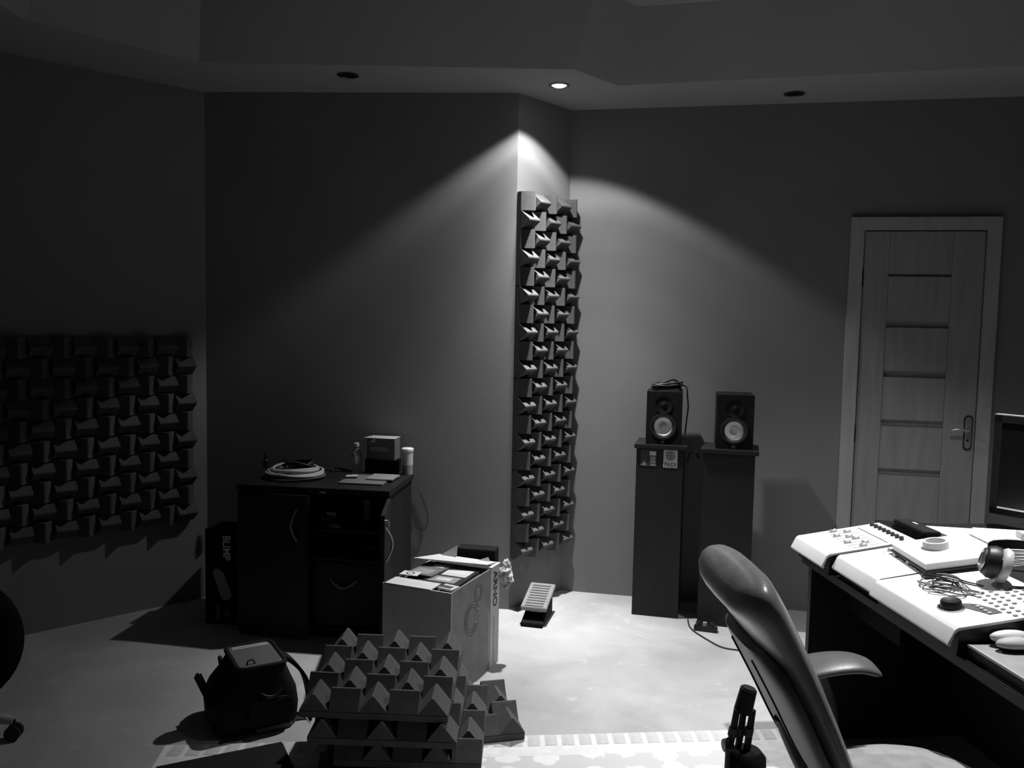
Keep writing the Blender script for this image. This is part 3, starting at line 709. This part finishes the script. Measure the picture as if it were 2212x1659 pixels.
# ------------------------------------------------------------------ desk
UY = math.atan2(.09, .996)            # desk yaw: local x runs into the desk, local y runs away from the camera
dk = Vector((1.137, 3.235, 0))        # front corner at the far end
def dkp(v, u, z): q = dk+Vector((math.cos(UY), math.sin(UY), 0))*v+Vector((math.sin(UY), -math.cos(UY), 0))*u; return Vector((q.x, q.y, z))
DZ = .72
desk = thing('studio_desk', 'black studio desk holding white control surfaces', 'desk', dk, UY)
MB().box(0, 1.15, -2.1, .02, DZ-.032, DZ).build('desktop', M_LAM, desk, bevel=.003)
MB().box(.02, 1.10, -.03, .0, 0, DZ-.032).build('end_panel', M_LAM, desk, bevel=.002)
MB().box(.02, 1.10, -2.08, -2.05, 0, DZ-.032).build('end_panel', M_LAM, desk, bevel=.002)
MB().box(.60, .62, -2.05, -.03, .05, DZ-.032).build('modesty_panel', M_LAM, desk)
MB().box(.345, 1.05, -1.4, .0, DZ+.105, DZ+.125).build('raised_shelf', M_LAM, desk, bevel=.002)
for y in (-1.38, -.7, -.04): MB().box(.40, 1.02, y, y+.02, DZ, DZ+.106).build('shelf_support', M_LAM, desk)

def controller(label, v0, u0, w, d, kind):
    # local: x into the desk, y towards the far end (negative u); top slopes up to the back
    q = dkp(v0, u0+w, DZ); t = thing('control_surface', label, 'mixing controller', q, UY, 'white control surfaces on the desk')
    f0, b0 = .080, .128
    XZp = Matrix(((1, 0, 0, 0), (0, 0, 1, 0), (0, 1, 0, 0), (0, 0, 0, 1)))
    MB().prism([(.012, 0), (d, 0), (d, b0-.004), (.018, f0-.006)], 0.004, w-.004, XZp).build('base', M_BLACK, t)
    sec = [(-.010, .026), (-.0165, .031), (-.017, .036), (.0, .070), (.004, .0745), (.012, f0-.001), (.022, f0), (d, b0), (d, b0-.006), (.024, f0-.007), (.012, .070), (.002, .062), (-.008, .036), (-.006, .030)]
    MB().prism(sec, 0, w, XZp).build('top_shell', M_WHITE, t, smooth=24)
    sl = math.atan2(b0-f0, d-.022)
    T = lambda x, y: Matrix.Translation((x, y, f0+(x-.022)*math.tan(sl))) @ Matrix.Rotation(-sl, 4, 'Y')
    return t, T, d, w
c1, T1, d1, w1 = controller('white fader unit at the far end of the desk', -.035, -.005, .262, .33, 1)
c2, T2, d2, w2 = controller('white control surface between fader unit and jog wheel unit', -.002, .268, .278, .33, 2)
c3, T3, d3, w3 = controller('white control surface with black jog wheel', -.018, .560, .423, .36, 3)
kn = MB().lathe([(.008, 0), (.008, .010), (.006, .014), (.0001, .015)], 14).mesh('knob', M_INK, smooth=40)
for k in range(8):
    o = bpy.data.objects.new('knob', kn); COL.objects.link(o); o.parent = c1; o.matrix_local = T1(d1-.04, .025+.030*k)
fs = MB().box(-.055, .055, -.0012, .0012, 0, .0006).mesh('fader_slot', M_INK)
fc = MB().prism([(-.013, 0), (.013, 0), (.009, .012), (.002, .008), (-.002, .008), (-.009, .012)], -.007, .007, Matrix(((1, 0, 0, 0), (0, 0, 1, 0), (0, 1, 0, 0), (0, 0, 0, 1)))).mesh('fader_cap', M_PALE)
for c_, T_, w_, dx in ((c1, T1, w1, .16), (c2, T2, w2, .2)):
    for k in range(8):
        y = .025+.030*k
        o = bpy.data.objects.new('fader_slot', fs); COL.objects.link(o); o.parent = c_; o.matrix_local = T_(dx, y)
        o = bpy.data.objects.new('fader_cap', fc); COL.objects.link(o); o.parent = c_; o.matrix_local = T_(dx-.012+.03*math.sin(k*2.3), y)
MB().box(-.002, .002, -.11, .11, 0, .001, T1(.235, .13)).build('panel_line', M_INK, c1)
wheel = MB().lathe([(.034, 0), (.034, .003), (.029, .004), (.028, .020), (.025, .024), (.016, .021), (.0001, .019)], 32, T3(.075, .135)).build('jog_wheel', M_BLACK, c3, smooth=35, label='black jog wheel')
MB().lathe([(.037, .0), (.037, .0025), (.034, .003)], 32, T3(.075, .135), cap=False).build('wheel_ring', M_METAL, wheel, smooth=40)
strip = MB().prism([(.0, -.02), (.03, -.035), (.055, -.09), (.055, -.12), (.02, -.12), (-.01, -.05)], 0, .0015, T3(.115, .17)).build('transport_strip', M_LINING, c3)
for k in range(5): MB().lathe([(.006, 0), (.006, .004), (.0001, .005)], 10, T3(.138, .13-.018*k)).build('transport_button', M_PALE, strip)
bt = MB().box(-.005, .005, -.004, .004, 0, .003).mesh('button', M_GREYP)
for i in range(6):
    for j in range(8):
        if i == 2 and j < 3: continue
        o = bpy.data.objects.new('button', bt); COL.objects.link(o); o.parent = c3; o.matrix_local = T3(.185+.026*i+(.008 if i > 2 else 0), .018+.026*j)
# notepads and tape roll
zc = DZ+.114
NPM = Matrix.Translation(dkp(.262, .475, DZ+.1260)) @ Matrix.Rotation(UY+R(-6), 4, 'Z') @ Matrix.Rotation(R(-8.7), 4, 'Y')
t = thing('notepad', 'thick spiral notepad under the roll of tape', 'notepad', M=NPM)
MB().box(-.118, .146, -.128, .136, .0, .006).build('lower_cover', M_BLACK, t, bevel=.001)
MB().box(-.112, .142, -.122, .132, .006, .026).build('pages', M_PAPER, t, bevel=.001)
MB().box(-.115, .145, -.125, .135, .026, .029).build('cover', M_WHITE, t, bevel=.001)
sp_ = MB()
for k in range(22):
    y = -.115+.011*k
    pts = [(.148+.007*math.cos(a), y, .016+.016*math.sin(a)) for a in [2*math.pi*i/8 for i in range(8)]]; sp_.tube(pts, .0012, 5, True)
sp_.build('spiral', M_DMETAL, t)
tr_ = one('tape_roll', MB().lathe([(.040, 0), (.040, .024), (.031, .024), (.031, 0), (.040, 0)], 40, cap=False), M_PALE, 'roll of white tape on the notepad', 'tape', smooth=35)
tr_.matrix_world = NPM @ Matrix.Translation((-.01, .025, .029))
# black flat device, white sheets at the back
ZS = DZ+.125
t = thing('audio_interface', 'flat black device behind the far white fader unit', 'device', dkp(.347, .10, ZS), UY)
MB().box(0, .064, -.12, .09, 0, .022).build('case', M_BLACK, t, bevel=.003)
MB().box(.038, .048, -.0, .03, .022, .023).build('label_strip', M_PALE, t)
t = thing('black_folder', 'thin black folder between flat device and white sheets', 'folder', dkp(.37, .345, ZS), UY)
MB().box(-.02, .046, -.09, .11, .0, .008).build('cover', M_BLACKM, t, bevel=.002)
a0, a1, a2 = onz(1995, 1133, ZS+.02), onz(2212, 1146, ZS+.02), onz(2110, 1182, ZS+.02)
e1 = (a1-a0).normalized(); e2 = Vector((e1.y, -e1.x, 0))
dep = (a2-a0).dot(e2)
shM = Matrix(((e1.x, -e2.x, 0, a0.x), (e1.y, -e2.y, 0, a0.y), (0, 0, 1, ZS), (0, 0, 0, 1)))
t = thing('white_sheets', 'large white sheets lying on the raised desk shelf', 'paper', M=shM)
sx0 = max(.10, (a2-a0).dot(e1))
MB().prism([(0, 0), (.36, 0), (.36, -dep), (sx0, -dep)], 0, .016).build('lower_sheets', M_WHITE, t, bevel=.001)
MB().prism([(.17, 0), (.42, 0), (.42, -dep*.9), (.27, -dep*.75)], .016, .020).build('upper_sheet', M_PAPER, t)
q = a0+e1*.33+e2*.13
one('small_grey_box', MB().box(-.05, .06, -.03, .03, 0, .022), M_SHELL, 'small grey box lying on the white sheets', 'box', loc=(q.x, q.y, ZS+.02), rz=math.atan2(e1.y, e1.x), bevel=.003)
q = a0+e1*.19+e2*(dep-.035)
one('black_clip', MB().prism([(-.03, 0), (.035, -.01), (.05, .02), (-.028, .04)], 0, .018), M_BLACK, 'black clip at the edge of the white sheets', 'clip', loc=(q.x, q.y, ZS+.016), bevel=.003)
# headphones
hq = onz(2165, 1250, zc+.01)
t = thing('headphones', 'black and silver headphones resting behind the cable tangle', 'headphones', (hq.x+.03, hq.y-.04, DZ+.125), R(-20)); t.scale = (1.2, 1.2, 1.2)
def cup(cx_, cy_, rot, tilt):
    M = Matrix.Translation((cx_, cy_, .045)) @ Matrix.Rotation(rot, 4, 'Z') @ Matrix.Rotation(R(90-tilt), 4, 'Y')
    c = MB().lathe([(.0001, .036), (.02, .035), (.036, .028), (.042, .014), (.042, .0)], 28, M, cap=False).build('ear_cup', M_BLACK, t, smooth=40)
    MB().lathe([(.030, -.004), (.040, -.006), (.046, -.014), (.044, -.024), (.034, -.028), (.024, -.02), (.022, -.004)], 28, M, cap=False).build('ear_pad', M_LEATHER, t, smooth=50)
    MB().lathe([(.030, .0325), (.030, .0345), (.022, .037), (.022, .035)], 28, M, cap=False).build('silver_ring', M_METAL, c, smooth=40)
cup(-.055, -.01, R(180), 15); cup(.09, -.005, R(0), 15)
bandp = smoothpts([(-.062, -.01, .06), (-.068, .05, .064), (-.04, .10, .066), (.02, .125, .066), (.08, .10, .066), (.105, .05, .064), (.1, -.005, .06)], 8)
rings = []
for q in bandp: rings.append([(q.x, q.y-.004, q.z-.014), (q.x, q.y+.004, q.z-.014), (q.x, q.y+.004, q.z+.014), (q.x, q.y-.004, q.z+.014)])
MB().rows(rings).build('headband', M_BLACK, t, smooth=50)
cbl = MB()
for k in range(5):
    cbl.tube(smoothpts([(-.03, -.035+.006*k, .05+.008*k), (.02, -.045+.006*k, .062+.006*k), (.08, -.055+.008*k, .052+.006*k), (.14, -.07+.01*k, .03+.006*k)], 8), .0035, 8)
cbl.build('silver_cable', M_METAL, t, smooth=60)
# tangle of thin cables on the white surface
tq = onz(2045, 1265, zc-.005)
t = thing('cable_tangle', 'tangled thin cable on the white control surface', 'cable', (tq.x, tq.y, zc-.02), UY)
rn = random.Random(11); m1 = MB(); m2 = MB()
for k in range(9):
    a0 = rn.uniform(0, 6.28); rx, ry = rn.uniform(.03, .085), rn.uniform(.02, .05); cx_, cy_ = rn.uniform(-.02, .02), rn.uniform(-.045, .045); pts = []
    for i in range(26):
        a = 2*math.pi*i/26
        x_, y_ = cx_+ry*math.cos(a+a0)*(1+.2*math.sin(3*a)), cy_+rx*math.sin(a)*(1+.15*math.cos(2*a+a0))
        pts.append((x_, y_, .006+.135*(x_+.02)*1.0*.9+.006*k*.5+.004*math.sin(2*a+a0)))
    (m1 if k % 3 else m2).tube(pts, .0022, 6, True)
m1.build('dark_strands', M_CABLE, t, smooth=60); m2.build('grey_strands', M_GREYP, t, smooth=60)
MB().cyl((.03, -.06, .02), (.045, -.09, .022), .004).build('plug', M_METAL, t, smooth=60)
# pad and handheld device at the near end
t = thing('desk_board', 'grey raised board with pale edge beside the jog wheel unit', 'board', dkp(.018, 1.95, DZ), UY)
MB().box(0, .325, 0, .958, 0, .035).build('board', M_LAM, t)
MB().box(.002, .325, 0, .957, .035, .037).build('grey_top', M_SHELL, t)
MB().box(-.003, .003, 0, .958, .031, .0375).build('edge', M_PALE, t)
gq = onz(2190, 1383, DZ+.055)
t = thing('game_controller', 'grey two-gripped controller lying on the grey raised board', 'controller', (gq.x-.012, min(gq.y, 2.212), DZ+.037), R(5))
def lobe(cx_, cy_, cz_, lx, ly, lz, name, m):
    mb = MB().lathe([(math.sin(math.pi*k/12)+1e-5, -math.cos(math.pi*k/12)) for k in range(13)], 20, Matrix.Translation((cx_, cy_, cz_)) @ Matrix.Diagonal((lx, ly, lz, 1)), cap=False)
    return mb.build(name, m, t, smooth=70)
lobe(0, -.005, .019, .055, .024, .017, 'grip', M_PALE); lobe(.012, .032, .024, .06, .022, .018, 'grip', M_WHITE)
lobe(.085, .012, .022, .05, .042, .02, 'body', M_BLACK); lobe(.002, -.005, .012, .052, .022, .012, 'underside', M_BLACKM)
# computer monitor
mo = ony(2137, 1107, 3.22)
md = Vector((.62, -.78, 0)).normalized(); mn = Vector((-md.y, md.x, 0))
MT = ony(2137, 895, 3.22).z
moM = Matrix(((md.x, mn.x, 0, mo.x), (md.y, mn.y, 0, mo.y), (0, 0, 1, 0), (0, 0, 0, 1)))
t = thing('computer_monitor', 'black computer monitor at the back of the desk', 'monitor', M=moM)
mw, z0, z1 = .56, mo.z, MT
MB().box(0, mw, .004, .04, z0, z1).build('housing', M_BLACK, t, bevel=.004)
bz = MB(); bz.box(0, mw, -.004, .006, z1-.028, z1); bz.box(0, mw, -.004, .006, z0, z0+.026); bz.box(0, .028, -.004, .006, z0, z1); bz.box(mw-.028, mw, -.004, .006, z0, z1)
bz.build('bezel', M_BLACKM, t)
MB().box(.026, mw-.026, -.0005, .005, z0+.024, z1-.026).build('screen', M_SCREEN, t)
MB().box(.028, mw-.028, -.0075, -.0035, z0+.024, z0+.029).build('lower_trim', M_PALE, t)
MB().box(0, mw, -.004, .03, z1-.001, z1+.003).build('top_trim', M_GREYP, t)
MB().box(mw/2+.0, mw/2+.1, .04, .07, ZS+.004, z0+.15).build('neck', M_BLACK, t, bevel=.004)
MB().box(mw/2-.05, mw/2+.17, .0, .18, ZS, ZS+.014).build('foot', M_BLACK, t, bevel=.004)
# under-desk rack
one('rack_unit', MB().box(.16, .55, -.42, -.05, DZ-.20, DZ-.034), M_BLACKM, 'black rack unit hung under the far end of the desk', 'rack unit', loc=(dk.x, dk.y, 0), rz=UY, bevel=.003)

# ------------------------------------------------------------------ floor cable and power strip
pts = [onz(x, y, .004) for x, y in ((1486, 1338), (1489, 1352), (1500, 1364), (1530, 1383), (1560, 1398), (1600, 1405), (1660, 1412), (1720, 1418), (1750, 1423))] + [Vector((1.65, 3.95, .004)), Vector((2.0, 3.75, .004)), Vector((2.32, 3.5, .004)), Vector((2.36, 3.05, .004))]
one('floor_cable', MB().tube(smoothpts(pts, 6), .004, 8), M_CABLE, 'black cable snaking from the speaker stands to the desk', 'cable', smooth=60)
q = onz(1526, 1352, 0)
t = thing('power_strip', 'small dark power strip at the foot of plain speaker stand', 'power strip', (q.x-.03, q.y-.07, 0), R(-18))
MB().box(-.05, .07, -.02, .02, 0, .026).build('body', M_BLACK, t, bevel=.004)
for k in range(3): MB().cyl((-.03+.035*k, 0, .026), (-.03+.035*k, 0, .045), .011).build('plug', M_GREYP if k == 1 else M_BLACK, t, smooth=50)
q = onz(1492, 1000, .85)
MBp = MB().tube(smoothpts([ony(1484, 1000, 4.62), ony(1492, 978, 4.62), ony(1503, 975, 4.62), ony(1509, 990, 4.6)], 6), .006, 8)
one('looped_cable', MBp, M_CABLE, 'short cable loop hanging between the two speaker stands', 'cable', smooth=60)

# ------------------------------------------------------------------ office chair
chair = thing('office_chair', 'grey leather office chair pulled up to the desk', 'chair', (.91, 2.0, .012), R(3))
CXo, CYo = .93, 2.0
def loft(sp, name, m, parent, half, thick, p=3.0, n=28, tilt=0.0):
    # sp: spine points (x, z); half: half widths along y; thick: half thickness
    rings = []
    for i, (x, z) in enumerate(sp):
        a = sp[max(i-1, 0)]; b = sp[min(i+1, len(sp)-1)]
        tx, tz = b[0]-a[0], b[1]-a[1]; l = math.hypot(tx, tz); nx, nz = tz/l, -tx/l
        ring_ = []
        for k in range(n):
            an = 2*math.pi*k/n; c_, s_ = math.cos(an), math.sin(an)
            yy = half[i]*math.copysign(abs(c_)**(2/p), c_); tt = thick[i]*math.copysign(abs(s_)**(2/2.4), s_)
            ring_.append((x+nx*tt, yy, z+nz*tt+yy*tilt))
        rings.append(ring_)
    return MB().rows(rings).build(name, m, parent, smooth=60)
# backrest cushion: from the seat up to the rolled top
spine = smoothpts([(-.08, .47, 0), (-.125, .55, 0), (-.19, .68, 0), (-.265, .82, 0), (-.33, .93, 0), (-.375, .99, 0), (-.40, 1.02, 0)], 4)
spine = [(q.x, q.y) for q in spine]; N = len(spine)
hw = [.125+.085*min(1, (i/(N-1))/.75) for i in range(N)]
th_ = [.026+.034*min(1, max(0, i/(N-1)-.15)/.7) for i in range(N)]
for k, s_ in ((-1, .30), (-2, .66), (-3, .85), (-4, .95)): hw[k] *= (1-(1-s_)*.35); th_[k] *= s_
for k, s_ in ((0, .5), (1, .8)): th_[k] *= s_
loft(spine, 'backrest', M_LEATHER, chair, hw, th_)
sh = smoothpts([(-.125, .50, 0), (-.20, .60, 0), (-.272, .735, 0), (-.325, .83, 0), (-.348, .868, 0)], 5)
sh = [(q.x, q.y) for q in sh]; N2 = len(sh)
shell = loft(sh, 'back_shell', M_SHELL, chair, [.10+.095*math.sin(math.pi*min(1, .08+.75*i/(N2-1)))*(1-.5*max(0, i/(N2-1)-.7)/.3) for i in range(N2)], [.024]*N2, 3.0)
g1 = sh[5]; g2 = sh[-5]
for yy in (-.06, .09):
    MB().tube([(q[0]-.021, yy, q[1]-.010) for q in sh[4:-5]], .004, 6).build('slot', M_BLACKM, shell, smooth=60)
ss = smoothpts([(-.06, .45, 0), (.05, .455, 0), (.14, .452, 0), (.25, .435, 0), (.33, .40, 0), (.36, .375, 0)], 4); ss = [(q.x, q.y) for q in ss]; N3 = len(ss)
loft(ss, 'seat', M_LEATHER, chair, [.19+.045*math.sin(math.pi*min(1, .1+.75*i/(N3-1)))-.09*max(0, i/(N3-1)-.55)**1.2*2 for i in range(N3)], [.03]+[.045]*(N3-3)+[.035, .015], 2.6)
for sgn in (1, -1):
    ar = smoothpts([(-.16, .60, 0), (-.09, .645, 0), (.0, .672, 0), (.09, .678, 0), (.155, .66, 0)], 5); ar = [(q.x, q.y) for q in ar]; Na = len(ar)
    a_ = loft(ar, 'armrest', M_ARM, chair, [.03+.024*math.sin(math.pi*(.12+.8*i/(Na-1))) for i in range(Na)], [.013]*(Na-2)+[.010, .006], 2.6, tilt=.14*sgn)
    a_.location = (-.04, sgn*.27, -.07 if sgn < 0 else 0)
    ap = MB().tube(smoothpts([(.0, 0, .66), (.03, 0, .58), (.04, -sgn*.02, .48), (.06, -sgn*.06, .425), (.1, -sgn*.18, .41)], 6), .016, 10).build('arm_support', M_BLACK, chair, smooth=60)
    ap.location = (-.04, sgn*.27, -.07 if sgn < 0 else 0)
MB().tube(smoothpts([(.12, 0, .40), (-.02, 0, .40), (-.12, 0, .44), (-.19, 0, .55), (-.24, 0, .66)], 6), .028, 10).build('back_bracket', M_BLACK, chair, smooth=60)
MB().box(.03, .30, -.09, .09, .37, .42).build('tilt_mechanism', M_BLACK, chair, bevel=.01)
MB().cyl((.17, 0, .11), (.17, 0, .38), .027).build('gas_column', M_BLACK, chair, smooth=50)
def star_base(parent, cx_, cy_, m_leg, rad=.30, rot=0.3):
    for k in range(5):
        a = 2*math.pi*k/5+rot; dx_, dy_ = math.cos(a), math.sin(a)
        lg = MB().tube([(cx_+.02*dx_, cy_+.02*dy_, .12), (cx_+rad*.55*dx_, cy_+rad*.55*dy_, .10), (cx_+rad*dx_, cy_+rad*dy_, .072)], [.030, .024, .017], 10).build('base_leg', m_leg, parent, smooth=50)
        px_, py_ = cx_+rad*dx_, cy_+rad*dy_
        w = MB(); w.cyl((px_-.022*dy_, py_+.022*dx_, .028), (px_-.006*dy_, py_+.006*dx_, .028), .028, seg=20); w.cyl((px_+.022*dy_, py_-.022*dx_, .028), (px_+.006*dy_, py_-.006*dx_, .028), .028, seg=20); w.cyl((px_, py_, .03), (px_, py_, .075), .008)
        w.build('caster', M_BLACK, lg, smooth=40)
star_base(chair, .17, 0, M_BLACK)

# folded tripod behind the chair
tq = ony(1612, 1640, 2.42)
t = thing('folded_tripod', 'folded black tripod standing behind the office chair', 'tripod', (tq.x, 2.42, .004), 0)
def tp_(px, py, dy=0.0): q = ony(px, py, 2.42+dy); return (q.x-tq.x, dy, q.z)
MB().cyl(tp_(1604, 1541), tp_(1618, 1488), .027, .024, 20).build('head_cap', M_BLACK, t, smooth=50, bevel=.004)
for k, (xa, xb, dy) in enumerate(((1592, 1574, -.012), (1607, 1592, .012), (1626, 1612, -.004))):
    lg = MB().tube([tp_(xa, 1536, dy), tp_(xb, 1630, dy), (tp_(xb, 1630, dy)[0]-.005, dy, .02)], [.0095, .0105, .0105], 10).build('leg', M_BLACK, t, smooth=50)
    MB().cyl(tp_(xa-7, 1575, dy), tp_(xa-11, 1592, dy), .0135).build('leg_clamp', M_DMETAL, lg, smooth=50)
MB().cyl(tp_(1580, 1612, -.01), tp_(1562, 1614, -.014), .021, .019).build('clamp_knob', M_BLACK, t, smooth=50, bevel=.003)
MB().tube(smoothpts([tp_(1586, 1590, -.02), tp_(1570, 1600, -.03), tp_(1568, 1618, -.03)], 5), .003, 6).build('wrist_loop', M_CABLE, t, smooth=50)
zt = tp_(1612, 1622)[2]
MB().lathe([(.045, .0), (.052, .01), (.060, zt*.5), (.056, zt-.02), (.040, zt)], 24).build('carry_sleeve', M_BLACKM, t, smooth=50)

# ------------------------------------------------------------------ second chair at the left edge
q = onz(20, 1592, 0)
t = thing('swivel_chair', 'dark round-backed swivel chair near the angled wall', 'chair', (q.x-.255, q.y-.06, 0), 0)
bk = ony(-112, 1395, 3.02)
lx_, ly_, lz_ = bk.x-(q.x-.255), bk.y-(q.y-.06), bk.z
prof = [(.0001, .03), (.12, .028), (.20, .018), (.235, .0), (.245, -.02), (.235, -.035), (.18, -.045), (.0001, -.05)]
MB().lathe(prof, 40, facing((lx_, ly_, lz_+.005), (1, .25, 0), (0, .12, 1)), cap=False).build('backrest', M_BLACKM, t, smooth=50)
MB().lathe([(.0001, .0), (.20, .0), (.22, .02), (.21, .05), (.0001, .06)], 36, Matrix.Translation((-.02, .05, .43)), cap=False).build('seat', M_BLACKM, t, smooth=50)
MB().tube(smoothpts([(0, .1, .42), (lx_*.5, .2, .42), (lx_, ly_+.06, .5), (lx_, ly_+.04, .56)], 5), .016, 8).build('back_bracket', M_BLACK, t, smooth=50)
MB().cyl((0, 0, .11), (0, 0, .44), .025).build('gas_column', M_DMETAL, t, smooth=50)
star_base(t, 0, 0, M_PALE, .285, .16)
